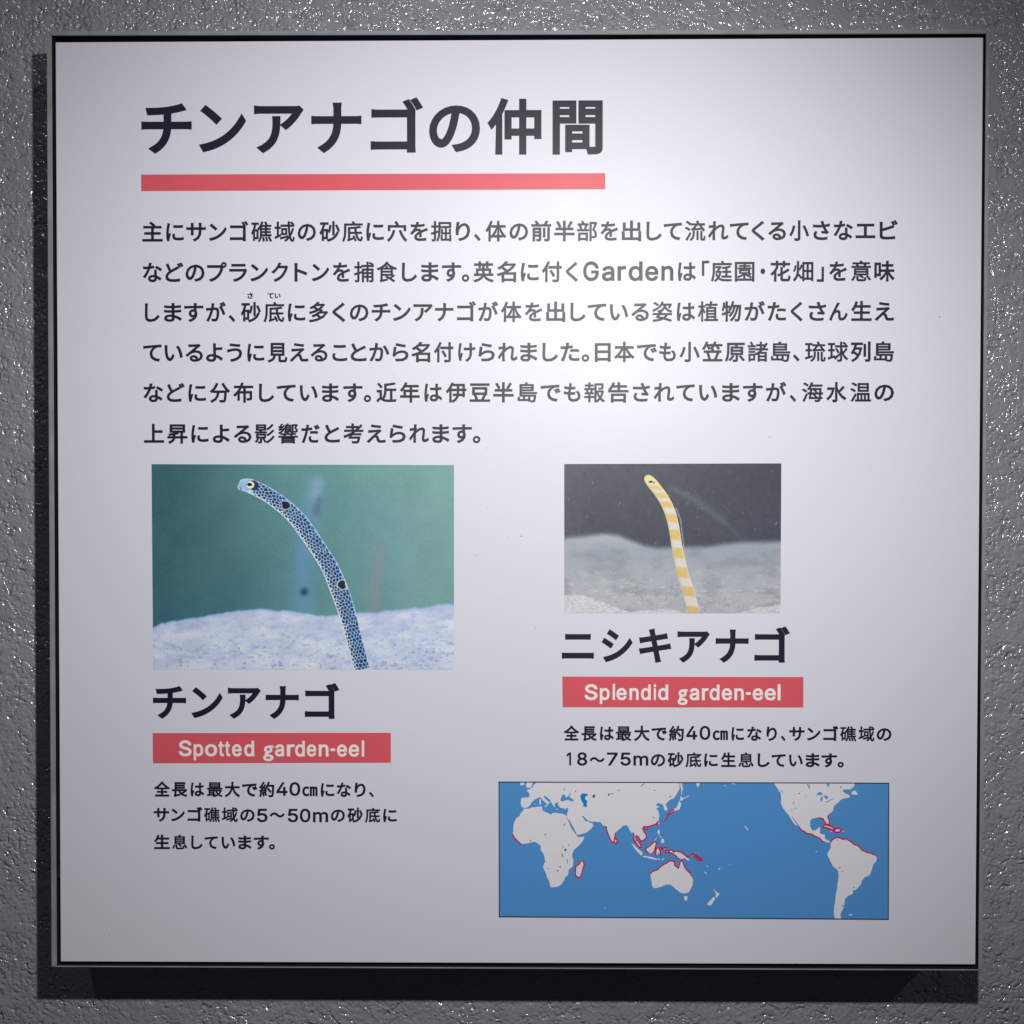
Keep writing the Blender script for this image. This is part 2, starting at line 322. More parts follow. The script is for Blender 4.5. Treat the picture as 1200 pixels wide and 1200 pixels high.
def contours_of(ch, fine=0):
    if ch in LATIN:
        return [[(l[i] / 1000, l[i + 1] / 1000) for i in range(0, len(l), 2)] for l in LATIN[ch]]
    c = bpy.data.curves.new('glyph', 'FONT')
    c.body = ch[-1]; c.size = 1; c.fill_mode = 'NONE'; c.resolution_u = 3 if fine == 0 else 7
    o = bpy.data.objects.new('glyph', c)
    COL.objects.link(o)
    bpy.context.view_layer.update()
    me = bpy.data.meshes.new_from_object(o.evaluated_get(bpy.context.evaluated_depsgraph_get()))
    ed = {tuple(e.vertices) for e in me.edges}
    P = [(v.co.x, v.co.y) for v in me.vertices]
    out = []; cur = [P[0]]
    for i in range(1, len(P)):
        if (i - 1, i) in ed:
            cur.append(P[i])
        else:
            out.append(cur); cur = [P[i]]
    out.append(cur)
    bpy.data.objects.remove(o); bpy.data.curves.remove(c); bpy.data.meshes.remove(me)
    res = []
    for l in out:
        q = [l[0]]
        for p in l[1:]:
            if abs(p[0] - q[-1][0]) + abs(p[1] - q[-1][1]) > 0.003:
                q.append(p)
        if len(q) > 2 and abs(q[0][0] - q[-1][0]) + abs(q[0][1] - q[-1][1]) < 0.003:
            q.pop()
        if len(q) > 2:
            res.append(q)
    return res

CACHE = {}
def glyph(ch, wt):
    """Filled outline of one character, thickened by wt (em) on every side."""
    key = (ch, wt)
    if key in CACHE:
        return CACHE[key]
    cons = contours_of(ch, 1 if wt in (0.0275, 0.030) else 0)
    verts, edges, quads = [], [], []
    segA, segB = [], []
    for l in cons:
        n = len(l); base = len(verts)
        verts += l
        for i in range(n):
            edges.append((base + i, base + (i + 1) % n))
            segA.append(l[i]); segB.append(l[(i + 1) % n])
        if wt <= 0:
            continue
        outs, ins = [], []
        for i in range(n):
            p0, p1, p2 = Vector(l[i - 1]), Vector(l[i]), Vector(l[(i + 1) % n])
            a = (p1 - p0).normalized(); b = (p2 - p1).normalized()
            na, nb = Vector((-a.y, a.x)), Vector((-b.y, b.x))
            m = na + nb
            if m.length < 0.25:
                m = na
            m.normalize()
            k = min(1 / max(m.dot(na), 0.2), 1.55)
            outs.append(p1 + m * wt * k); ins.append(p1 - m * wt * k)
        for i in range(n):
            j = (i + 1) % n
            a = (Vector(l[j]) - Vector(l[i])).normalized()
            na = Vector((-a.y, a.x)) * wt
            for s, arr in ((1, outs), (-1, ins)):
                q = [Vector(l[i]), Vector(l[j]), arr[j], arr[i]]
                b0 = len(verts)
                verts += [(p.x, p.y) for p in q]
                edges += [(b0, b0 + 1), (b0 + 1, b0 + 2), (b0 + 2, b0 + 3), (b0 + 3, b0)]
                quads.append([(p.x, p.y) for p in q])
    r = delaunay_2d_cdt([Vector(v) for v in verts], edges, [], 0, 1e-5)
    V = np.array([(v.x, v.y) for v in r[0]]); T = [tuple(f) for f in r[2] if len(f) == 3]
    T = np.array(T)
    c = V[T].mean(axis=1)
    A = np.array(segA); B = np.array(segB)
    px, py = c[:, 0:1], c[:, 1:2]
    up = (A[None, :, 1] <= py) & (B[None, :, 1] > py)
    dn = (A[None, :, 1] > py) & (B[None, :, 1] <= py)
    cr = (B[None, :, 0] - A[None, :, 0]) * (py - A[None, :, 1]) - (px - A[None, :, 0]) * (B[None, :, 1] - A[None, :, 1])
    wind = (up & (cr > 0)).sum(1) - (dn & (cr < 0)).sum(1)
    keep = wind != 0
    if quads:
        Q = np.array(quads)
        ins = np.zeros((len(c), len(Q)), bool)
        for i in range(4):                      # even-odd test covers twisted quads as well
            a = Q[:, i]; b = Q[:, (i + 1) % 4]
            cond = (a[None, :, 1] > py) != (b[None, :, 1] > py)
            dy = b[None, :, 1] - a[None, :, 1]
            dy = np.where(np.abs(dy) < 1e-12, 1e-12, dy)
            xi = a[None, :, 0] + (py - a[None, :, 1]) / dy * (b[None, :, 0] - a[None, :, 0])
            ins ^= cond & (px < xi)
        keep |= ins.any(1)
    T = T[keep]
    used = np.unique(T)
    rem = -np.ones(len(V), int); rem[used] = np.arange(len(used))
    V = V[used]; T = rem[T]
    CACHE[key] = (V, T, V.min(0), V.max(0))
    return CACHE[key]

TEXT_Y = 0.00026
def text_line(name, items, wt, mat=None, label=None, scale=5.0, voff=0, vscale=5.0, ref=None, latin=None,
              wt_latin=None, parent=None, dense=''):
    """items: '@160 char left right ...' with left / right in enlarged strip units (offset + value / scale).
    ref: (char, [(top, bottom), ...]) measured heights that fix em size and baseline;
    latin: (cap_top, baseline) for Latin letters and figures (zoomed values)."""
    tok = items.split()
    off = 0; seq = []; i = 0
    while i < len(tok):
        if tok[i].startswith('@'):
            off = float(tok[i][1:]); i += 1; continue
        seq.append((tok[i], off + float(tok[i + 1]) / scale, off + float(tok[i + 2]) / scale)); i += 3
    def zz(v, u):
        return art(u, voff + v / vscale)[1]
    size = base = None
    if ref:
        S, Bs = [], []
        for ch, t, b, u in ref:
            _, _, lo, hi = glyph(ch, wt)
            zt, zb = zz(t, u), zz(b, u)
            s = (zt - zb) / (hi[1] - lo[1])
            S.append(s); Bs.append(zb - lo[1] * s)
        size, base = sum(S) / len(S), sum(Bs) / len(Bs)
    vs, fs = [], []
    umid = (seq[0][1] + seq[-1][2]) / 2
    vmid = voff + (ref[0][2] if ref else latin[1]) / vscale
    for ch, ul, ur in seq:
        lat = ch in LATIN or ch == 'Lg'
        w = (wt_latin if wt_latin is not None else wt) if lat else wt
        if ch in dense:
            w *= 0.72
        V, T, lo, hi = glyph(ch, w)
        xl = art(ul, vmid)[0]; xr_ = art(ur, vmid)[0]
        sx = (xr_ - xl) / (hi[0] - lo[0])
        if lat:
            cap = 0.509 if ch != 'Lg' else 0.66
            u = (ul + ur) / 2
            zt, zb = zz(latin[0], umid), zz(latin[1], umid)
            sz = (zt - zb) / cap; bz = zb
        else:
            sz, bz = size, base
        b0 = len(vs)
        for x, y in V:
            vs.append((xl + (x - lo[0]) * sx, -TEXT_Y, bz + y * sz))
        fs += [(b0 + a, b0 + b, b0 + c) for a, b, c in T]
    o = adopt(mesh(name, vs, fs, mat or M_BLACK), parent or sign)
    if label:
        o['label'] = label
    return o

DENSE = '礁響影最諸島園庭掘報報意植流部海温琉球底域食捕畑姿息間'
W = 0.0235
# title
text_line('title_text', '@150 チ 64 300 ン 333 555 ア 592 825 ナ 860 1095 @430 ゴ 18 264 の 292 530 仲 565 818 間 870 1105',
          0.0275, scale=4, voff=90, vscale=4, ref=[('チ', 120, 363, 196), ('仲', 104, 363, 603)],
          label='large bold black Japanese title')
# body copy
B = dict(wt=W, dense=DENSE)
text_line('body_text', '@160 主 35 155 に 175 278 サ 293 408 ン 425 530 ゴ 548 657 礁 672 795 域 808 928 の 945 1052 砂 1072 1193 '
          '@380 底 105 227 に 247 350 穴 367 487 を 503 608 掘 625 745 り 770 855 、 877 917 体 945 1067 の 1085 1195 '
          '@600 前 113 230 半 247 367 部 380 500 を 518 622 出 643 757 し 787 878 て 888 995 流 1012 1133 '
          '@820 れ 48 167 て 175 285 く 303 380 る 400 505 小 523 640 さ 662 762 な 783 897 エ 912 1028 ビ 1052 1160',
          voff=250, ref=[('主', 50, 170, 179), ('半', 45, 165, 661), ('小', 38, 157, 936)], **B)
text_line('body_text', '@160 な 38 152 ど 170 277 の 288 400 プ 415 530 ラ 545 650 ン 667 772 ク 790 890 ト 925 1002 ン 1027 1130 '
          '@380 を 50 153 捕 175 292 食 307 428 し 455 545 ま 568 672 す 690 803 。 806 850 英 873 995 名 1010 1125 '
          '@600 に 52 157 付 175 292 く 315 387 G 417 508 a 527 600 r 618 668 d 683 765 e 780 857 n 875 945 は 972 1078 「 1112 1155 '
          '@820 庭 65 190 園 205 320 ・ 355 383 花 412 532 畑 545 665 」 685 727 を 757 862 意 885 1003 味 1022 1142',
          voff=250, ref=[('捕', 285, 408, 427), ('味', 275, 397, 1036)], latin=(287, 393), wt_latin=0.016, **B)
text_line('body_text', '@160 し 50 137 ま 162 268 す 280 393 が 408 525 、 540 580 砂 612 730 底 745 867 に 887 990 多 1010 1125 '
          '@380 く 48 125 の 150 260 チ 278 388 ン 403 507 ア 523 637 ナ 650 757 ゴ 778 890 が 903 1020 体 1035 1157 '
          '@600 を 75 178 出 200 312 し 342 432 て 443 552 い 573 680 る 698 802 姿 822 940 は 965 1073 植 1088 1208 '
          '@820 物 127 243 が 262 382 た 397 505 く 532 603 さ 637 740 ん 757 867 生 885 1007 え 1023 1137',
          voff=250, ref=[('砂', 522, 643, 294), ('生', 511, 627, 1009)], **B)
text_line('ruby_text', '@160 さ 650 685 て 768 805 い 810 845', wt=0.036, voff=250, ref=[('さ', 465, 500, 293)],
          label='tiny phonetic characters above the third line')
text_line('body_text', '@160 て 40 148 い 165 272 る 288 390 よ 408 508 う 530 620 に 650 750 見 768 885 え 898 1008 る 1020 1120 '
          '@380 こ 48 135 と 155 248 か 265 383 ら 400 495 名 510 622 付 643 757 け 785 885 ら 903 1000 れ 1017 1133 '
          '@600 ま 48 150 し 178 270 た 285 395 。 408 453 日 485 578 本 598 718 で 732 850 も 862 960 小 980 1100 '
          '@820 笠 12 133 原 147 265 諸 280 400 島 417 530 、 545 585 琉 615 737 球 748 870 列 883 1000 島 1020 1137',
          voff=390, ref=[('見', 63, 180, 325), ('島', 45, 165, 1035)], **B)
text_line('body_text', '@160 な 42 158 ど 178 285 に 305 408 分 430 550 布 567 685 し 718 808 て 823 933 い 957 1062 ま 1087 1188 '
          '@380 す 112 225 。 232 275 近 305 425 年 443 560 は 587 692 伊 713 833 豆 852 972 半 990 1110 '
          '@600 島 33 147 で 167 285 も 303 402 報 423 545 告 563 683 さ 708 808 れ 830 950 て 962 1070 い 1095 1202 '
          '@820 ま 130 235 す 253 368 が 387 507 、 525 565 海 597 722 水 740 860 温 880 1003 の 1022 1137',
          voff=390, ref=[('布', 295, 413, 285), ('海', 283, 403, 952)], **B)
text_line('body_text', '@160 上 45 163 昇 182 300 に 322 423 よ 447 548 る 570 675 影 693 812 響 830 947 だ 967 1075 '
          '@380 と 2 92 考 112 230 え 248 360 ら 382 478 れ 497 613 ま 633 735 す 752 865 。 870 915',
          voff=390, ref=[('響', 530, 648, 338), ('考', 530, 650, 414)], **B)
# species captions
text_line('species_name', '@170 チ 48 242 ン 272 457 ア 487 680 ナ 708 902 ゴ 937 1140', 0.030, voff=790,
          ref=[('チ', 67, 265, 200), ('ゴ', 53, 257, 378)], label='bold black species name under the blue photo')
text_line('species_name', '@650 ニ 35 190 シ 227 378 キ 408 565 ア 595 752 ナ 780 940 ゴ 968 1140', 0.030,
          scale=4.138, vscale=4.138, voff=725, ref=[('キ', 50, 215, 768), ('ナ', 50, 212, 858)],
          label='bold black species name under the small grey photo')
S1 = dict(scale=7.5, vscale=7.5, voff=850, wt=0.029, wt_latin=0.015, dense=DENSE)
text_line('caption_text', '@170 全 80 222 長 237 375 は 402 523 最 545 685 大 700 838 で 853 990 約 1003 1137 4 1155 1253 '
          '@320 0 145 240 ㎝ 257 392 に 420 540 な 560 687 り 718 815 、 843 887',
          ref=[('全', 492, 627, 190), ('約', 490, 627, 313)], latin=(502, 613), **S1)
text_line('caption_text', '@170 サ 78 213 ン 230 352 ゴ 375 507 礁 520 660 域 675 817 の 837 965 5 985 1078 〜 1095 1230 '
          '@320 5 130 222 0 237 330 m 352 485 の 508 633 砂 653 790 底 808 943 に 968 1088',
          ref=[('礁', 720, 857, 248), ('底', 718, 852, 436)], latin=(735, 845), **S1)
text_line('caption_text', '@170 生 80 220 息 238 373 し 407 508 て 525 640 い 673 795 ま 820 938 す 957 1090 。 1090 1143',
          ref=[('息', 955, 1087, 210), ('生', 960, 1087, 190)], **S1)
S2 = dict(scale=5.714, vscale=5.714, voff=780, wt=0.029, wt_latin=0.015, dense=DENSE)
text_line('caption_text', '@650 全 60 165 長 180 283 は 303 397 最 410 515 大 530 637 で 648 753 約 763 865 4 880 955 0 970 1042 ㎝ 1057 1160 '
          '@850 に 40 125 な 145 243 り 275 345 、 370 403 サ 427 530 ン 545 637 ゴ 655 757 礁 767 877 域 890 998 の 1012 1112',
          ref=[('全', 400, 500, 669), ('域', 403, 508, 1015)], latin=(407, 493), **S2)
text_line('caption_text', '@650 1 80 110 8 150 218 〜 233 335 7 350 422 5 440 510 m 527 627 の 643 740 砂 755 863 底 875 983 に 1000 1092 '
          '@850 生 -30 70 息 85 190 し 215 297 て 308 403 い 425 518 ま 537 632 す 642 747 。 750 793',
          ref=[('砂', 580, 680, 792), ('息', 578, 680, 874)], latin=(585, 667), **S2)

# ------------------------------------------------------------------ red bars and their lettering
BAR_Y = 0.00012
sheet('heading_bar', [art(165.5, 204.6), art(709.2, 203), art(709.2, 221.8), art(165.6, 224)], BAR_Y, M_RED)
nb1 = sheet('name_bar', [art(179, 859), art(458, 858.7), art(458, 893.7), art(179.3, 894.4)], BAR_Y, M_RED)
nb2 = sheet('name_bar', [art(659, 792.8), art(941.5, 793.4), art(941.4, 829), art(659.3, 828.7)], BAR_Y, M_RED)
nb1['label'] = 'red bar with white English species name at lower left'
nb2['label'] = 'red bar with white English species name on the right'
text_line('bar_lettering', '@170 S 297 410 p 428 512 o 527 635 t 645 695 t 702 750 e 765 850 d 872 960 Lg 1038 1130 a 1143 1223 '
          '@320 r 122 190 d 195 280 e 297 380 n 402 488 - 505 547 e 562 650 e 665 757 l 780 802',
          0.02, mat=M_PINKW, scale=7.5, vscale=7.5, voff=850, latin=(139, 267), wt_latin=0.019, parent=nb1)
text_line('bar_lettering', '@650 S 200 287 p 302 368 l 388 404 e 413 482 n 500 562 d 577 643 i 662 679 d 692 760 Lg 823 890 a 903 967 r 985 1030 d 1037 1103 e 1118 1187 '
          '@850 n 60 123 - 137 170 e 182 252 e 263 337 l 349 369',
          0.02, mat=M_PINKW, scale=5.714, vscale=5.714, voff=780, latin=(130, 227), wt_latin=0.019, parent=nb2)

# ------------------------------------------------------------------ printed photographs
rng = np.random.default_rng(7)
def vnoise(x, y, seed):
    """Smooth value noise on arrays."""
    r = np.random.default_rng(seed).random((257, 257))
    xi = np.floor(x).astype(int); yi = np.floor(y).astype(int)
    fx = x - xi; fy = y - yi
    fx = fx * fx * (3 - 2 * fx); fy = fy * fy * (3 - 2 * fy)
    g = lambda a, b: r[a % 257, b % 257]
    return (g(xi, yi) * (1 - fx) + g(xi + 1, yi) * fx) * (1 - fy) + (g(xi, yi + 1) * (1 - fx) + g(xi + 1, yi + 1) * fx) * fy
def fbm(x, y, seed, o=4):
    s = 0; a = 0.5
    for k in range(o):
        s = s + a * vnoise(x * 2 ** k, y * 2 ** k, seed + k); a *= 0.5
    return s / (1 - 0.5 ** o)
def sstep(a, b, x):
    t = np.clip((x - a) / (b - a), 0, 1)
    return t * t * (3 - 2 * t)
def mix(a, b, t):
    return a + (np.asarray(b, float) - a) * t[..., None]

def colour_grid(name, XZ, rgb255, depth, parent, gain=1.0):
    """A sheet of small quads whose corner colours are the ink of the print."""
    h, w = rgb255.shape[:2]
    vs = np.zeros((h * w, 3)); vs[:, 0] = XZ[0].ravel(); vs[:, 2] = XZ[1].ravel(); vs[:, 1] = -depth
    i = np.arange(h * w).reshape(h, w)
    f = np.stack([i[1:, :-1], i[1:, 1:], i[:-1, 1:], i[:-1, :-1]], -1).reshape(-1, 4)
    me = bpy.data.meshes.new(name)
    me.vertices.add(h * w); me.vertices.foreach_set('co', vs.ravel())
    me.loops.add(f.size); me.loops.foreach_set('vertex_index', f.ravel())
    me.polygons.add(len(f)); me.polygons.foreach_set('loop_start', np.arange(0, f.size, 4))
    me.update(calc_edges=True)
    col = np.ones((h * w, 4)); col[:, :3] = np.clip(lin_np(rgb255.reshape(-1, 3)) * gain, 0, 1)
    a = me.color_attributes.new('ink', 'FLOAT_COLOR', 'POINT')
    a.data.foreach_set('color', col.ravel().astype(np.float32))
    return adopt(link(name, me, M_PHOTO), parent)

def photo_grid(c, step):
    """u, v arrays over the corners TL TR BR BL and their places on the sign."""
    w = int((c[1][0] - c[0][0]) / step) + 1; h = int((c[3][1] - c[0][1]) / step) + 1
    s, t = np.meshgrid(np.linspace(0, 1, w), np.linspace(0, 1, h))
    c = np.array(c, float)
    p = (c[0] * (1 - s[..., None]) + c[1] * s[..., None]) * (1 - t[..., None]) + (c[3] * (1 - s[..., None]) + c[2] * s[..., None]) * t[..., None]
    return p[..., 0], p[..., 1], art_np(p[..., 0], p[..., 1])
def art_np(u, v):
    a, b = (u - 600) / FOC, (v - 600) / FOC
    d = [ROT[0][k] * a + ROT[1][k] * b + ROT[2][k] for k in range(3)]
    return d[0] / d[2] * CAM_D, -d[1] / d[2] * CAM_D

def ribbon_grid(pts, sub, cross):
    """Dense centre line with half widths -> u, v, arc length s, side t in -1..1."""
    P = np.array(pts, float); n = len(P)
    d = np.r_[0, np.cumsum(np.hypot(*np.diff(P[:, :2], axis=0).T))]
    ss = np.arange(0, d[-1], sub)
    def cat(col):
        m = np.gradient(P[:, col], d)
        k = np.clip(np.searchsorted(d, ss, 'right') - 1, 0, n - 2)
        h = d[k + 1] - d[k]; t = (ss - d[k]) / h
        return ((2*t**3-3*t**2+1)*P[k, col] + (t**3-2*t**2+t)*h*m[k] + (-2*t**3+3*t**2)*P[k+1, col] + (t**3-t**2)*h*m[k+1])
    x, y, r = cat(0), cat(1), cat(2)
    tx, ty = np.gradient(x), np.gradient(y)
    L = np.hypot(tx, ty); tx /= L; ty /= L
    tt = np.linspace(-1, 1, cross)
    U = x[:, None] + (-ty * r)[:, None] * tt; V = y[:, None] + (tx * r)[:, None] * tt
    return U, V, np.repeat(ss[:, None], cross, 1), np.repeat(tt[None], len(ss), 0), np.repeat(r[:, None], cross, 1)

PH_GAIN = 1.62
PIC_Y = 0.00012
# --- blue photograph with the spotted eel
c1 = [(177.7, 544.0), (532, 545.0), (532, 784.6), (179.6, 784.4)]
U, V, XZ = photo_grid(c1, 0.8)
img = np.zeros(U.shape + (3,))
tx = (U - 178) / 354
img[:] = (50, 86, 94)
img = mix(img, (78, 120, 130), sstep(0.0, 0.55, tx))
img = mix(img, (96, 134, 138), sstep(0.45, 1.0, tx))
img = mix(img, (46, 92, 112), sstep(640, 740, V) * (1 - sstep(0.1, 0.6, tx)) * 0.6)
img = mix(img, (88, 132, 124), sstep(600, 545, V) * sstep(0.1, 0.5, tx) * 0.35)
img += ((fbm(U / 30, V / 30, 3) - .5) * 12)[..., None]
def blob(img, pts, col, soft, amt):
    """Out-of-focus stroke."""
    D = np.full(U.shape, 1e9)
    for (x0, y0, r0), (x1, y1, r1) in zip(pts[:-1], pts[1:]):
        dx, dy = x1 - x0, y1 - y0
        t = np.clip(((U - x0) * dx + (V - y0) * dy) / (dx * dx + dy * dy + 1e-9), 0, 1)
        D = np.minimum(D, np.hypot(U - x0 - t * dx, V - y0 - t * dy) - (r0 + (r1 - r0) * t))
    return mix(img, col, amt * (1 - sstep(-soft, soft, D)))
img = blob(img, [(372, 566, 7), (366, 585, 8), (358, 625, 9), (355, 670, 10), (356, 718, 12)], (84, 128, 162), 12, 0.8)
img = blob(img, [(372, 566, 5), (369, 580, 5)], (118, 144, 168), 9, 0.8)
img = blob(img, [(371, 600, 3), (374, 585, 2)], (74, 88, 118), 7, 0.85)
img = blob(img, [(357, 693, 3), (356, 694, 3)], (22, 40, 78), 5, 0.95)
img = blob(img, [(446, 645, 5), (440, 680, 7), (438, 716, 8)], (112, 122, 134), 10, 0.75)
prof = np.interp(U, [178, 190, 202, 225, 240, 252, 265, 290, 303, 325, 345, 365, 380, 395, 420, 450, 480, 500, 515, 532],
                 [735, 731, 727.5, 725, 722.5, 719, 717, 715, 713.5, 715, 716.5, 719, 722, 720.5, 718.5, 716, 713.5, 711, 708.5, 708])
prof = prof + (fbm(U / 9, V * 0 + 3.3, 21) - .5) * 4
n = fbm(U / 11, V / 5, 31); n2 = fbm(U / 4.0, V / 2.4, 41, 3); n3 = fbm(U / 28, V / 12, 51)
sand = np.zeros_like(img); sand[:] = (162, 172, 200)
sand = mix(sand, (186, 194, 218), sstep(.3, .8, n3) * .8)
sand = mix(sand, (138, 154, 192), sstep(.45, .85, n) * .6)
near = sstep(0, 55, V - prof)
sand = mix(sand, (112, 126, 164), sstep(.60, .80, n2) * (.15 + .85 * near) * .6)
sand = mix(sand, (190, 200, 220), sstep(.6, .8, fbm(U / 3.2, V / 3, 61, 2)) * .35 * near)
sand = mix(sand, (120, 150, 200), (1 - sstep(0, 7, V - prof)) * .45)
img = mix(img, (0, 0, 0), np.zeros(U.shape))
img = img + (sand - img) * sstep(-1.6, 2.0, V - prof)[..., None]
img += rng.normal(0, 2.2, U.shape)[..., None]
photo1 = colour_grid('photo_print', XZ, img, PIC_Y, sign, PH_GAIN)
photo1['label'] = 'printed photo of a blue spotted eel rising from pale sand in green water'

pts = [(278.6, 568.8, .8), (279.6, 569.2, 3.6), (281.6, 569.2, 5.6), (285.5, 568.6, 7.2), (291, 569, 8.1), (298, 571.5, 8.5), (310, 577.6, 8.6), (326, 588, 9.0),
       (349, 609, 9.6), (360, 623.7, 9.9), (374, 644.5, 9.7), (385.5, 663, 10.0), (397.8, 691.7, 10.6), (408.3, 723.3, 9.9), (416.6, 755, 9.5), (424.4, 784.5, 9.5)]
eu, ev, es, et, er = ribbon_grid(pts, 0.36, 58)
Ltot = es.max()
# jittered cell centres along the body
cx, cy = [], []
s = 17.0; row = 0
while s < Ltot + 4:
    k = 5
    for j in range(k):
        t = -1.0 + (j + .5 + (.5 if row % 2 else 0)) * 2 / k
        cx.append(s + rng.uniform(-1.5, 1.5)); cy.append(t * 9.4 + rng.uniform(-1.05, 1.05))
    s += 3.85; row += 1
cx = np.array(cx); cy = np.array(cy)
px = es.ravel(); py = (et * er).ravel() + 0.0
F1 = np.full(px.shape, 1e9); F2 = F1.copy(); ID = np.zeros(px.shape, int)
for q in range(len(cx)):
    sel = np.abs(px - cx[q]) < 9
    dd = np.hypot((px[sel] - cx[q]) * .86, (py[sel] - cy[q]) * 1.12)
    f1, f2, idd = F1[sel], F2[sel], ID[sel]
    b = dd < f1
    f2 = np.where(b, f1, np.minimum(f2, dd)); f1 = np.where(b, dd, f1); idd[b] = q
    F1[sel], F2[sel], ID[sel] = f1, f2, idd
F1 = F1.reshape(es.shape); F2 = F2.reshape(es.shape); ID = ID.reshape(es.shape)
edge = np.abs(et)
gap = 0.34 + 0.6 * edge ** 3
dark = sstep(gap - .25, gap + .5, F2 - F1) * sstep(4.2, 3.3, F1)
e = np.zeros(es.shape + (3,)); e[:] = (172, 202, 230)
e = mix(e, (198, 218, 236), sstep(.2, .9, et))           # paler belly side
e = mix(e, (120, 158, 212), sstep(-.2, -.8, et) * .7)
cellv = np.random.default_rng(5).random(len(cx))[ID]
dcol = np.zeros_like(e); dcol[:] = (22, 42, 88)
dcol = mix(dcol, (38, 74, 140), cellv * .7)
body = sstep(16, 26, es)
e = e + (dcol - e) * (dark * body * (0.35 + .65 * sstep(1.0, .72, edge)))[..., None]
# small specks on the cheek
e = mix(e, (60, 96, 156), sstep(.62, .72, fbm(es / 1.3, et * er / 1.2, 71, 2)) * sstep(9, 14, es) * sstep(27, 17, es) * .8)
head = 1 - sstep(12, 20, es)
e = mix(e, (112, 148, 192), head * .75)
e = mix(e, (150, 184, 214), head * sstep(.1, .9, -et) * .7)
e = mix(e, (66, 92, 132), head * sstep(.9, .2, np.abs(et - .38) * 6) * sstep(9, 5, es) * .0)
def spot(e, u0, v0, a, b, ang, col, soft=.18, amt=1, wob=0.0):
    if wob:
        th = np.arctan2(ev - v0, eu - u0)
        a = a * (1 + wob * np.sin(3 * th + u0)); b = b * (1 + wob * np.cos(2 * th + v0))
    ca, sa = math.cos(ang), math.sin(ang)
    X = (eu - u0) * ca + (ev - v0) * sa; Y = -(eu - u0) * sa + (ev - v0) * ca
    return mix(e, col, amt * (1 - sstep(1 - soft, 1 + soft, np.hypot(X / a, Y / b))))
e = spot(e, 335, 592.2, 6.4, 5.0, .7, (178, 205, 232), .15, wob=.16)
e = spot(e, 335, 592.2, 5.4, 4.1, .7, (22, 24, 38), .2, wob=.16)
e = spot(e, 400.8, 685.3, 5.6, 7.4, -.25, (190, 212, 232), .15, wob=.16)
e = spot(e, 400.8, 685.3, 4.4, 6.2, -.25, (26, 28, 42), .2, wob=.16)
e = spot(e, 297.6, 568.8, 5.4, 6.0, 0, (26, 36, 62), .2, .9)
e = spot(e, 293.6, 568.1, 5.0, 4.9, 0, (70, 84, 110), .2, .8)
e = spot(e, 293.4, 568.2, 4.5, 4.3, 0, (222, 216, 190), .15)
e = spot(e, 292.6, 567.8, 3.0, 2.0, .1, (12, 14, 18), .2)
e = spot(e, 282.4, 573.4, 1.0, 3.4, -.3, (60, 88, 128), .5, .6)
e = mix(e, (214, 230, 244), sstep(.86, 1, edge) * .5)
e += rng.normal(0, 2, es.shape)[..., None]
colour_grid('eel', art_np(eu, np.minimum(ev, 784.5)), e, PIC_Y + 0.00006, photo1, PH_GAIN)

# --- grey photograph with the banded eel
c2 = [(661.2, 543.8), (915.6, 543.0), (914.6, 718.7), (661.3, 718.4)]
U, V, XZ = photo_grid(c2, 0.8)
img = np.zeros(U.shape + (3,)); img[:] = (56, 60, 74)
img = mix(img, (68, 71, 84), sstep(700, 661, U) * .6)
img = mix(img, (48, 52, 66), sstep(610, 560, V) * sstep(780, 860, U) * .5)
img += ((fbm(U / 5, V / 5, 83) - .5) * 10)[..., None]
img = blob(img, [(786, 572, 1), (815, 586, 3), (848, 611, 2)], (96, 106, 112), 7, .5)
img = blob(img, [(848, 611, 1), (870, 632, 1)], (84, 94, 100), 4, .35)
sp = sstep(.83, .93, fbm(U / 1.5, V / 1.5, 87, 1)) * sstep(.55, .7, fbm(U / 12, V / 12, 88))
img = mix(img, (128, 134, 146), sp * .45)
prof = np.interp(U, [661, 685, 710, 725, 740, 755, 770, 790, 830, 850, 870, 915],
                 [630.5, 627.5, 625.0, 627, 633, 639, 641.5, 641, 640, 637, 635, 634])
n = fbm(U / 22, V / 11, 91); n2 = fbm(U / 7, V / 4, 95)
sand = np.zeros_like(img); sand[:] = (130, 137, 152)
sand = mix(sand, (152, 156, 166), sstep(640, 705, V) * .8)
sand = mix(sand, (146, 152, 164), (1 - sstep(2, 22, V - prof)) * sstep(775, 700, U) * .7)
sand = mix(sand, (112, 118, 131), sstep(.4, .8, n) * .55)
sand = mix(sand, (168, 172, 180), sstep(.55, .8, n2) * sstep(650, 700, V) * .6)
sand = mix(sand, (106, 112, 124), sstep(.62, .8, fbm(U / 3.5, V / 2, 97, 3)) * sstep(670, 715, V) * .6)
img = img + (sand - img) * sstep(-4, 5, V - prof)[..., None]
fg = np.interp(U, [661, 680, 692, 704, 722, 738, 755, 775, 790, 803, 826, 862, 885, 915],
               [697, 697, 699.5, 705, 712, 717, 715.5, 713.5, 714.5, 720, 722, 719, 713, 708]) + (fbm(U / 3, V * 0 + 1.5, 99) - .5) * 3
fs_ = np.zeros_like(img); fs_[:] = (182, 184, 196)
fs_ = mix(fs_, (156, 156, 164), sstep(.4, .8, fbm(U / 2.6, V / 1.6, 101, 2)) * .8)
img = img + (fs_ - img) * (sstep(-.8, 1.0, V - fg) * .85)[..., None]
img += rng.normal(0, 2.0, U.shape)[..., None]
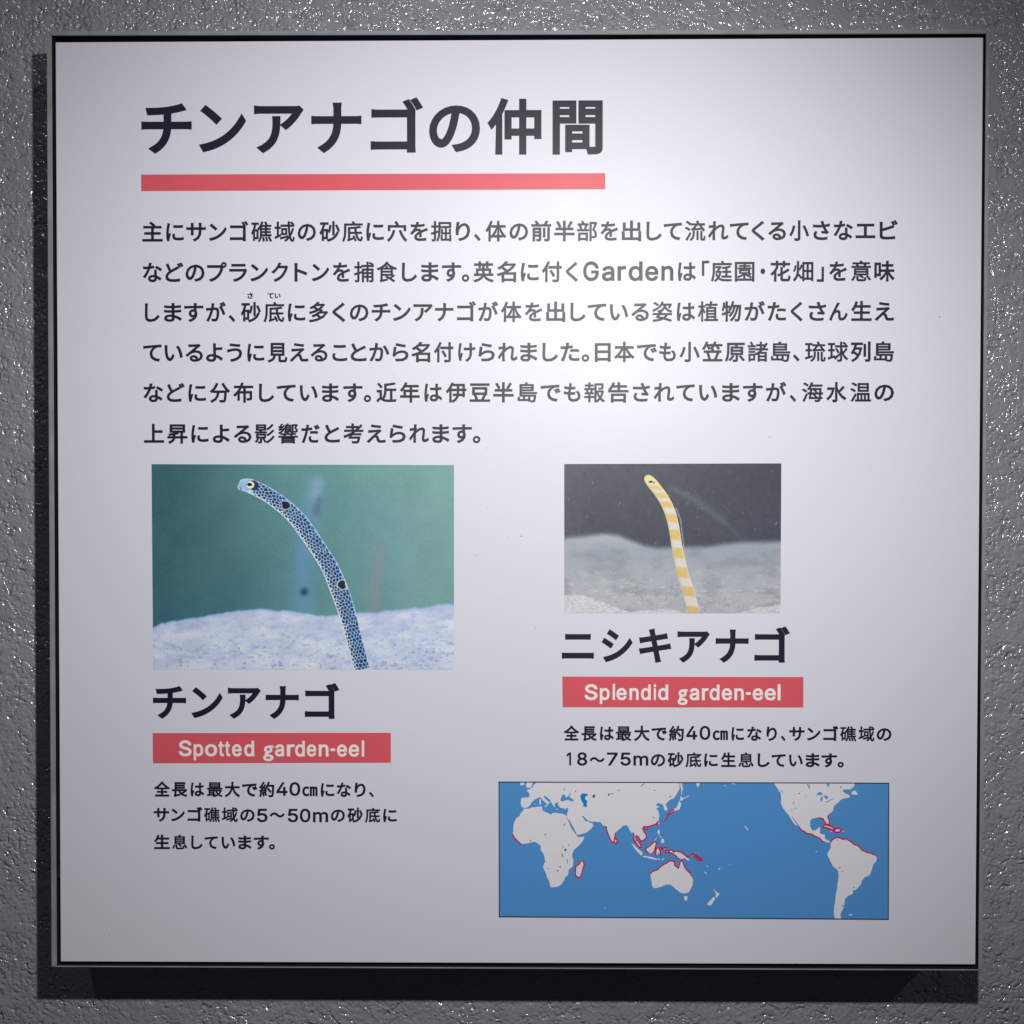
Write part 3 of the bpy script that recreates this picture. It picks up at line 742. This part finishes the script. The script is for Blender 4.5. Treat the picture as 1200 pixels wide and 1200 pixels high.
# fine pale fin line beside the body
fin = [(791.9, 595.2), (797.4, 608.5), (799.6, 628), (802, 646), (805.2, 663.7), (814, 683.5)]
D = np.full(U.shape, 1e9)
for (x0, y0), (x1, y1) in zip(fin[:-1], fin[1:]):
    dx, dy = x1 - x0, y1 - y0
    t = np.clip(((U - x0) * dx + (V - y0) * dy) / (dx * dx + dy * dy), 0, 1)
    D = np.minimum(D, np.hypot(U - x0 - t * dx, V - y0 - t * dy))
img = mix(img, (140, 148, 176), (1 - sstep(.3, 1.1, D)) * .7)
photo2 = colour_grid('photo_print', XZ, img, PIC_Y, sign, PH_GAIN)
photo2['label'] = 'smaller printed photo of a yellow banded eel above grey sand'
pts = [(757.0, 557.6, 1.5), (757.6, 558.5, 3.6), (759.4, 560.9, 5.5), (763.2, 565.3, 6.6), (770.0, 573.6, 6.8), (778.3, 585.7, 7.0), (784.5, 598.6, 7.1), (788.4, 612, 7.0), (790.9, 625, 6.9), (792.8, 638, 6.9),
       (795.4, 651, 7.1), (800.2, 672.5, 7.4), (806.3, 692.4, 7.6), (812.8, 717.8, 7.9)]
eu, ev, es, et, er = ribbon_grid([(a, b, c * .9) for a, b, c in pts], 0.4, 34)
e = np.zeros(es.shape + (3,)); e[:] = (218, 214, 216)
yb = (ev - 540) * 4.528 - (eu - np.interp(ev, [560, 600, 718], [760, 786, 813])) * .45 + (fbm(eu / 3, ev / 3, 111) - .5) * 10
for a, b, col in [(60, 98, (226, 206, 96)), (130, 152, (216, 178, 108)), (170, 197, (222, 178, 78)), (216, 248, (214, 172, 66)), (282, 327, (222, 184, 66)), (365, 420, (218, 180, 68)),
                  (462, 520, (216, 180, 74)), (565, 620, (212, 178, 80)), (668, 722, (208, 172, 78)), (772, 840, (208, 172, 80))]:
    e = mix(e, col, sstep(a - 8, a + 8, yb) * (1 - sstep(b - 8, b + 8, yb)) * (.52 + .25 * fbm(eu / 3.5, ev / 3.5, 121)))
e = mix(e, (228, 218, 140), (1 - sstep(108, 140, yb)) * .75)
e = mix(e, (228, 212, 96), sstep(-.3, -1, et) * sstep(100, 130, yb) * sstep(250, 200, yb) * .6)
e = mix(e, (240, 238, 232), sstep(.75, 1, np.abs(et)) * .5)
e = mix(e, (170, 160, 130), sstep(.55, .9, et) * .35)
e = spot(e, 763.4, 565.0, 3.0, 2.2, .2, (232, 226, 200), .3)
e = spot(e, 762.6, 564.6, 2.4, 1.2, -.1, (20, 22, 22), .3)
e = spot(e, 766.3, 565.6, .9, 1.0, 0, (60, 62, 66), .4)
e += rng.normal(0, 2.5, es.shape)[..., None]
colour_grid('eel', art_np(eu, np.minimum(ev, 718.5)), e, PIC_Y + 0.00006, photo2, 1.06)

# ------------------------------------------------------------------ printed map
MAPC = [(584.8, 916.2), (1041.3, 917.6), (1040.8, 1077), (585.2, 1074.0)]
ocean = sheet('map_print', [art(*p) for p in MAPC], 0.00010, M_OCEAN)
ocean['label'] = 'printed blue world map centred on the Pacific with crimson coastlines'

def poly_mesh(name, polys, depth, mat, parent):
    vs, fs = [], []
    for P in polys:
        b0 = len(vs)
        q = [art(u, v) for u, v in P]
        vs += [(x, -depth, z) for x, z in q]
        for t in tessellate_polygon([[Vector((x, z, 0)) for x, z in q]]):
            a, b, c = t
            if (q[b][0]-q[a][0])*(q[c][1]-q[a][1]) - (q[b][1]-q[a][1])*(q[c][0]-q[a][0]) < 0:
                a, c = c, a
            fs.append((b0 + a, b0 + b, b0 + c))
    return adopt(mesh(name, vs, fs, mat), parent)

def conv(pts, ox, oy, sc=10.0):
    return [(ox + pts[i] / sc, oy + pts[i + 1] / sc) for i in range(0, len(pts), 2)]
rr = random.Random(4)
def rough(P, amp=0.35, step=2.6, keep=()):
    """Break long straight coast runs into small bays."""
    out = []
    for i, (x0, y0) in enumerate(P):
        x1, y1 = P[(i + 1) % len(P)]
        out.append((x0, y0))
        d = math.hypot(x1 - x0, y1 - y0)
        if y0 < 917.9 and y1 < 917.9 or y0 > 1075.4 and y1 > 1075.4:
            continue
        k = int(d / step)
        for j in range(1, k):
            t = j / k
            n = rr.uniform(-amp, amp)
            out.append((x0 + (x1 - x0) * t - (y1 - y0) / d * n, y0 + (y1 - y0) * t + (x1 - x0) / d * n))
    return out
K = lambda *p: conv(p, 580, 910)
Lc = lambda *p: conv(p, 690, 910)
Mc = lambda *p: conv(p, 580, 980)
Nc = lambda *p: conv(p, 740, 980)
Oc = lambda *p: conv(p, 900, 910, 8.276)
Pc = lambda *p: conv(p, 930, 980)
T0 = 917.3
eurasia = ([(628.5, T0)] + K(462,90,440,122,405,148,385,155,370,165,388,180,402,195,406,215,396,242,360,246,310,248,306,275,303,305,308,345,322,358,345,366,
   368,364,398,352,415,332,424,310,440,292,452,285,468,264,490,258,505,250,520,242,538,246,548,262,560,272,575,288,592,304,608,318,600,338,612,342,622,330,618,315,
   640,312,648,305,625,292,600,270,582,250,572,228,580,222,598,236,622,252,648,276,656,296,668,312,680,338,690,352,700,355,706,348,700,330,704,312,722,308,735,296,742,318,738,330,752,352,770,366,800,372,828,376,845,364,858,368,
   856,400,848,432,842,448,844,470,850,490,872,512,905,572,930,615,948,650,958,688,1010,676,1082,652,1130,610,1156,570,1140,548,1118,538,1092,524,1062,524,1044,496,1024,470,1014,458,
   1036,464,1062,490,1086,514,1112,520,1128,528,1140,530,1200,532)
   + Lc(130,530,150,548,165,568,178,588,205,588,202,605,214,640,228,680,246,722,268,768,282,766,298,740,306,690,312,656,350,622,384,592,404,574,442,570,458,584,472,610,484,640,497,655,520,656,532,690,540,730,556,768,580,806,600,832,612,828,600,796,584,762,560,738,548,706,554,688,572,700,592,728,612,756,650,736,672,712,668,676,640,634,634,604,650,588,684,588,724,578,782,560,812,528,822,498,826,452,816,412,802,386,788,378,806,364,832,352,802,344,786,334,808,310,838,316,866,326,876,352,886,392,908,402,922,384,914,354,896,330,922,300,952,270,990,258,1022,214,1050,168,1064,138,1060,104,1066,68)[:-1]
   + [(796.6, T0)])
africa = (K(345,370,332,396,302,430,290,462,248,490,228,530,218,560,214,600,216,640,206,664,240,728,306,788,350,786,400,778,440,766,478,766,500,786,530,800,538,830,534,858,566,898,582,950,588,1000)
   + Mc(572,326,564,366,590,420,606,470,640,540,656,600,700,594,758,580,808,522,822,482,856,452,862,396,914,352,920,296,906,240,908,198,932,152,990,98,1032,48,1050,4)
   + K(1000,708,966,706,944,674,918,636,888,592,868,540,846,492,838,460,800,438,762,432,700,424,672,430,656,446,612,422,562,402,552,378,556,352,500,352,432,360,402,374,362,378))
n_america = ([(907.0, T0)] + Oc(90,110,122,160,128,205,124,258,150,312,200,372,222,410,240,440,262,466,276,478,282,466,256,430,232,388,232,380,262,422,288,456,310,490,320,512,370,546,430,562,488,590,522,622,580,642,602,636,590,622,568,612,550,600,552,562,500,550,506,490,484,498,464,520,430,522,408,482,406,430,430,406,480,396,530,406,548,436,566,460,584,456,590,430,572,392,582,368,630,330,636,290,682,250,702,226,740,212,784,204,796,184,762,170,724,142,740,126,800,122,826,104,838,80)
   + [(1001.5, T0 + .2)])
s_america = Pc(444,62,455,38,490,20,520,14,544,22,572,36,620,32,662,62,702,96,760,116,800,166,850,186,920,206,974,240,972,282,930,332,912,400,890,456,830,482,800,520,790,560,745,612,708,638,692,672,630,702,604,742,598,772,580,850,554,892,546,922,556,958,556,962,482,962,470,880,476,820,486,750,492,680,510,600,524,500,522,412,508,388,460,352,430,292,396,222,402,186,434,134,432,90)
islands = [
 K(296,100,300,72,322,66,346,70,345,92,312,102), K(364,130,380,118,362,108,372,70,440,68,436,100,424,124,390,134),
 K(520,262,538,262,540,328,524,328), K(456,318,468,312,470,322,458,326), K(712,378,742,382,740,390,712,386), K(818,378,834,374,832,384,820,386), K(576,344,606,338,602,356,588,352),
 Mc(952,350,990,326,1014,292,1034,290,1040,330,1020,400,1000,470,970,476,946,450,950,400),
 Lc(300,738,320,730,332,762,316,782,300,772), Lc(660,600,682,590,686,610,668,618), Lc(800,548,820,524,828,550,812,572),
 Lc(926,432,950,402,988,382,1030,362,1046,322,1056,290,1070,294,1082,330,1062,384,1040,392,1002,402,964,426,934,452),
 Lc(1062,284,1072,262,1074,232,1086,236,1112,256,1098,276,1080,282), Lc(1116,250,1150,232,1174,216,1176,222,1144,244,1118,262),
 Lc(1074,72,1090,70,1096,110,1102,150,1092,178,1090,212,1080,212,1084,160,1074,118),
 Lc(810,626,826,620,832,650,824,680,812,676,804,656), Lc(824,686,850,706,846,718,828,700), Lc(852,724,880,730,884,766,866,782,838,768,852,756),
 Lc(768,748,796,714,800,718,774,752), Lc(500,780,530,798,580,850,622,882,630,910,620,926,590,902,550,860,512,804),
 Lc(632,930,680,932,742,944,802,964,796,976,700,956,640,944), Lc(848,974,884,952,888,958,856,982), Lc(806,962,836,958,834,968,810,974),
 Lc(664,842,702,822,740,790,768,764,792,776,786,800,776,832,764,872,746,896,700,892,676,872),
 Lc(788,856,800,836,866,832,864,844,824,848,834,872,838,912,826,904,816,884,804,922,794,912),
 Lc(884,830,900,826,904,850,892,856), Lc(904,872,930,870,926,882,906,880),
 Nc(445,166,474,162,490,188,520,174,580,190,622,220,650,246,682,282,660,282,640,268,612,252,592,266,560,256,536,246,530,226,490,202,462,190),
 Nc(664,232,690,226,714,204,718,210,696,234,668,242), Nc(742,222,770,244,800,258,816,274,808,278,780,266,752,244,738,228),
 Nc(220,440,240,416,310,390,346,354,380,330,412,320,440,294,500,300,506,336,550,366,566,330,576,290,592,284,610,340,640,390,682,430,706,470,720,510,716,570,690,620,670,656,620,670,570,660,540,630,520,620,490,590,450,564,400,566,350,590,290,606,254,604,240,570,230,500),
 Nc(614,700,656,702,656,732,636,756,620,736), Nc(960,610,986,642,1010,662,1032,664,1020,692,1000,722,982,706,990,680), Nc(972,712,982,730,950,780,930,810,884,802,892,780,930,746,952,716),
 Nc(850,408,884,434,880,442,856,424), Nc(1014,376,1030,368,1032,388,1018,392), Nc(1034,362,1046,360,1042,368), Nc(882,344,894,346,900,362,888,360), Nc(1140,330,1154,330,1150,338),
 Oc(804,168,820,140,844,134,872,172,850,178), Oc(600,528,620,528,616,536,602,536), Oc(722,526,738,528,732,540,724,538),
 Oc(538,484,570,476,620,496,638,512,600,502,548,494), Oc(648,522,680,506,706,520,690,532,660,534),
 [(872.0, 968.0), (873.4, 968.0), (876.6, 971.6), (876.4, 973.6), (874.8, 971.4)], [(846.8, 920.8), (850.4, 920.2), (850.2, 921.2)], [(856, 918.6), (861.4, 917.9), (861, 918.9)], [(815.6, 917.0), (820.2, 917.0), (818.4, 922.6), (817.0, 921.6)], [(707.2, 1064), (709, 1063.8), (708.8, 1065.2)],
 Pc(642,918,664,910,690,914,680,926,656,928), Pc(258,172,272,174,274,184,262,184), Oc(768,548,774,550,772,556)]
for p in (eurasia, africa, n_america, s_america):
    poly_mesh('landmass', [rough(p)], 0.00016, M_LAND, ocean)
def extent(p):
    return max(max(q[0] for q in p) - min(q[0] for q in p), max(q[1] for q in p) - min(q[1] for q in p))
for p in islands:
    if extent(p) > 4.5:
        poly_mesh('island', [rough(p, .15)], 0.00016, M_LAND, ocean)
poly_mesh('islets', [p for p in islands if extent(p) <= 4.5], 0.00016, M_LAND, ocean)['kind'] = 'stuff'
for p in [K(764,276,788,216,812,206,826,226,836,248,850,232,864,222,884,198,892,206,874,226,870,238,900,256,928,276,912,292,850,270,820,282,784,290),
    Oc(464,176,500,146,530,166,520,178,488,176), Oc(510,204,530,190,524,238,508,248), Oc(536,188,552,182,584,196,572,222,552,206), Oc(552,246,580,236,622,214,628,220,590,240,562,252),
    Oc(372,70,380,70,408,112,398,116), Oc(392,72,400,72,412,104,404,104), Oc(566,70,594,70,590,100,578,96), Oc(722,130,740,124,744,132,728,138)]:
    poly_mesh('inland_water', [rough(p, .12)], 0.00022, M_OCEAN, ocean)
poly_mesh('inland_sea', [rough(K(1000,218,1030,194,1080,200,1092,222,1064,226,1054,258,1086,292,1074,312,1080,354,1034,352,1036,320,1010,272), .15)], 0.00023, M_CASP, ocean)
def dot(x, y, r, f, a=1.0):
    return f(*[c for k in range(7) for c in (x + r * math.cos(k * .9) * a, y + r * math.sin(k * .9))])
poly_mesh('lake_marks', [K(1138,232,1160,204,1176,216,1172,246,1146,244), Lc(604,112,640,84,652,66,664,66,640,96,612,116), Lc(220,210,232,200,292,198,292,206,244,208,232,228),
    dot(352,160,11,Lc,.7), dot(770,160,8,Lc), dot(955,234,9,Lc), dot(756,476,8,Lc), dot(814,148,9,K), dot(946,172,8,K), dot(590,678,10,K), dot(418,748,10,K,.8), dot(826,858,15,K), dot(864,800,8,K,.7), dot(800,822,7,K),
    K(778,890,790,908,802,944,794,946,782,918), Mc(842,266,850,268,852,320,846,318), dot(622,378,7,Mc), dot(764,356,9,Mc), dot(735,402,9,Mc), K(800,572,822,546,828,552,808,576),
    dot(538,368,9,Pc), dot(568,408,6,Pc), dot(706,598,8,Pc), dot(602,735,8,Pc), dot(576,812,9,Pc), dot(700,640,9,Pc), dot(512,46,6,Pc), dot(248,255,7,Oc), dot(230,320,5,Oc), dot(264,306,5,Oc), dot(704,103,8,Oc), dot(370,194,6,Oc,.6), dot(302,164,6,Oc,1.3), Oc(112,124,120,126,146,152,140,154)], 0.00022, M_LAKE, ocean)['kind'] = 'stuff'

def stroke_mesh(name, lines, wd, depth, mat, parent):
    vs, fs = [], []
    for li, (P, closed) in enumerate(lines):
        if not closed:
            Q = []
            for (x0, y0), (x1, y1) in zip(P[:-1], P[1:]):
                d = math.hypot(x1 - x0, y1 - y0); k = max(1, int(d / 2.2))
                for j in range(k):
                    t = j / k; n = rr.uniform(-.28, .28) if j else 0
                    Q.append((x0 + (x1 - x0) * t - (y1 - y0) / d * n, y0 + (y1 - y0) * t + (x1 - x0) / d * n))
            P = Q + [P[-1]]
        q = [Vector(art(u, v)) for u, v in P]; n = len(q); w = wd * 0.0005 / 2
        b0 = len(vs); dz = depth + li * 1e-6
        for i in range(n):
            a = (q[i] - q[i - 1]) if (i or closed) else (q[1] - q[0])
            b = (q[(i + 1) % n] - q[i]) if (i < n - 1 or closed) else (q[-1] - q[-2])
            a = a.normalized(); b = b.normalized()
            m = Vector((-a.y - b.y, a.x + b.x))
            m = m.normalized() if m.length > .2 else Vector((-a.y, a.x))
            k = min(1 / max(.3, m.dot(Vector((-a.y, a.x)))), 1.5)
            vs += [(q[i].x + m.x * w * k, -dz, q[i].y + m.y * w * k), (q[i].x - m.x * w * k, -dz, q[i].y - m.y * w * k)]
        for i in range(n if closed else n - 1):
            j = (i + 1) % n
            fs.append((b0 + 2*i + 1, b0 + 2*j + 1, b0 + 2*j, b0 + 2*i))
    return adopt(mesh(name, vs, fs, mat), parent)
hi = [
 (K(200,664,240,730,310,794), 0), (Mc(946,352,986,324,1010,288,1036,286,1046,330,1026,404,1004,474,970,482,942,452,944,398), 1),
 (Lc(180,580,204,590,206,610,216,650,232,690,248,728,270,768,290,766), 0), (Lc(316,656,310,690,304,724,322,728,336,764,316,786,298,776,296,744,306,716), 0),
 (Lc(522,656,530,696,524,740,548,772,576,812,602,834,616,824,604,796,588,762,562,742,550,706,558,690,576,702,596,732,612,758,650,740,676,712,670,676,642,636,632,606,648,586,690,588,724,578,782,560,804,534,820,522), 0),
 (Lc(656,590,682,584,690,602,672,620,658,608), 1), (Lc(798,536,806,560,796,566), 0), (Lc(885,522,904,496,924,470,930,440,950,410,972,396,1000,384), 0), (Lc(930,452,966,426,1000,404), 0),
 (Lc(700,892,676,876,660,842,700,820,738,788,768,760,794,772,788,802,778,834,766,874,750,896), 0), (Lc(782,920,786,880,786,852,800,834,868,830,866,846,826,852,838,874,842,916,830,920), 0),
 (Lc(882,836,900,824,908,850,896,884,920,892,940,880,936,866,910,862), 0), (Nc(424,168,446,158,476,158,492,184,520,168,582,184,624,214,652,240,690,224,716,200,726,206), 0), (Nc(440,196,470,196,528,232,534,252,560,260), 0),
 (Nc(722,210,746,212,776,236,806,250,830,276,806,286,774,268,746,246,730,226), 0), (Nc(746,222,780,250,812,270), 0),
 (Nc(218,440,238,412,308,386,344,350,378,326,410,314,438,290,470,286,504,296,506,336,550,370,562,330,572,284,594,280,614,336,644,388,686,428,708,466), 0),
 (Oc(300,488,318,512,368,546,430,562,488,592,522,622,540,632), 0), (Oc(488,400,530,406,550,438,568,466,588,464,598,432,580,394,584,374), 0),
 (Oc(522,486,546,468,590,470,640,494,646,524,610,512,560,494), 1), (Oc(646,508,684,496,712,516,694,538,660,542,640,528), 1),
 (Pc(438,58,455,34,490,16,522,10,548,20,574,32,620,26,664,56,704,92,762,112,802,162,850,182,922,202,945,216), 0)]
for k, h in enumerate(hi):
    stroke_mesh('coastline_highlight', [h], 1.6, 0.00026 + k * 1e-6, M_MAG, ocean)
for h in [(Oc(548,484,572,480,620,500), 0), (Oc(662,522,696,520), 0), (Lc(812,536,814,562), 0), (Lc(556,750,592,800), 0), (Lc(315,742,318,772), 0)]:
    stroke_mesh('island_highlight', [h], 1.7, 0.000255, M_MAGL, ocean)
stroke_mesh('map_border', [(MAPC, 1)], 1.1, 0.00034, M_NAVY, ocean)

# ------------------------------------------------------------------ dust on the laminate
rd = random.Random(11)
specks = [(1101, 371, .8), (611, 628, .7), (462, 438, .6), (596, 630, .5), (902, 512, .6)] + [(rd.uniform(85, 1130), rd.uniform(60, 1115), rd.uniform(.25, .5)) for _ in range(14)]
poly_mesh('dust_specks', [[(u + r * rd.uniform(.6, 1.4) * math.cos(k * 1.05), v + r * rd.uniform(.4, 1.1) * math.sin(k * 1.05)) for k in range(6)] for u, v, r in specks],
          0.00045, ink('grey_dust', (0.22, 0.21, 0.22, 1)), sign)['kind'] = 'stuff'
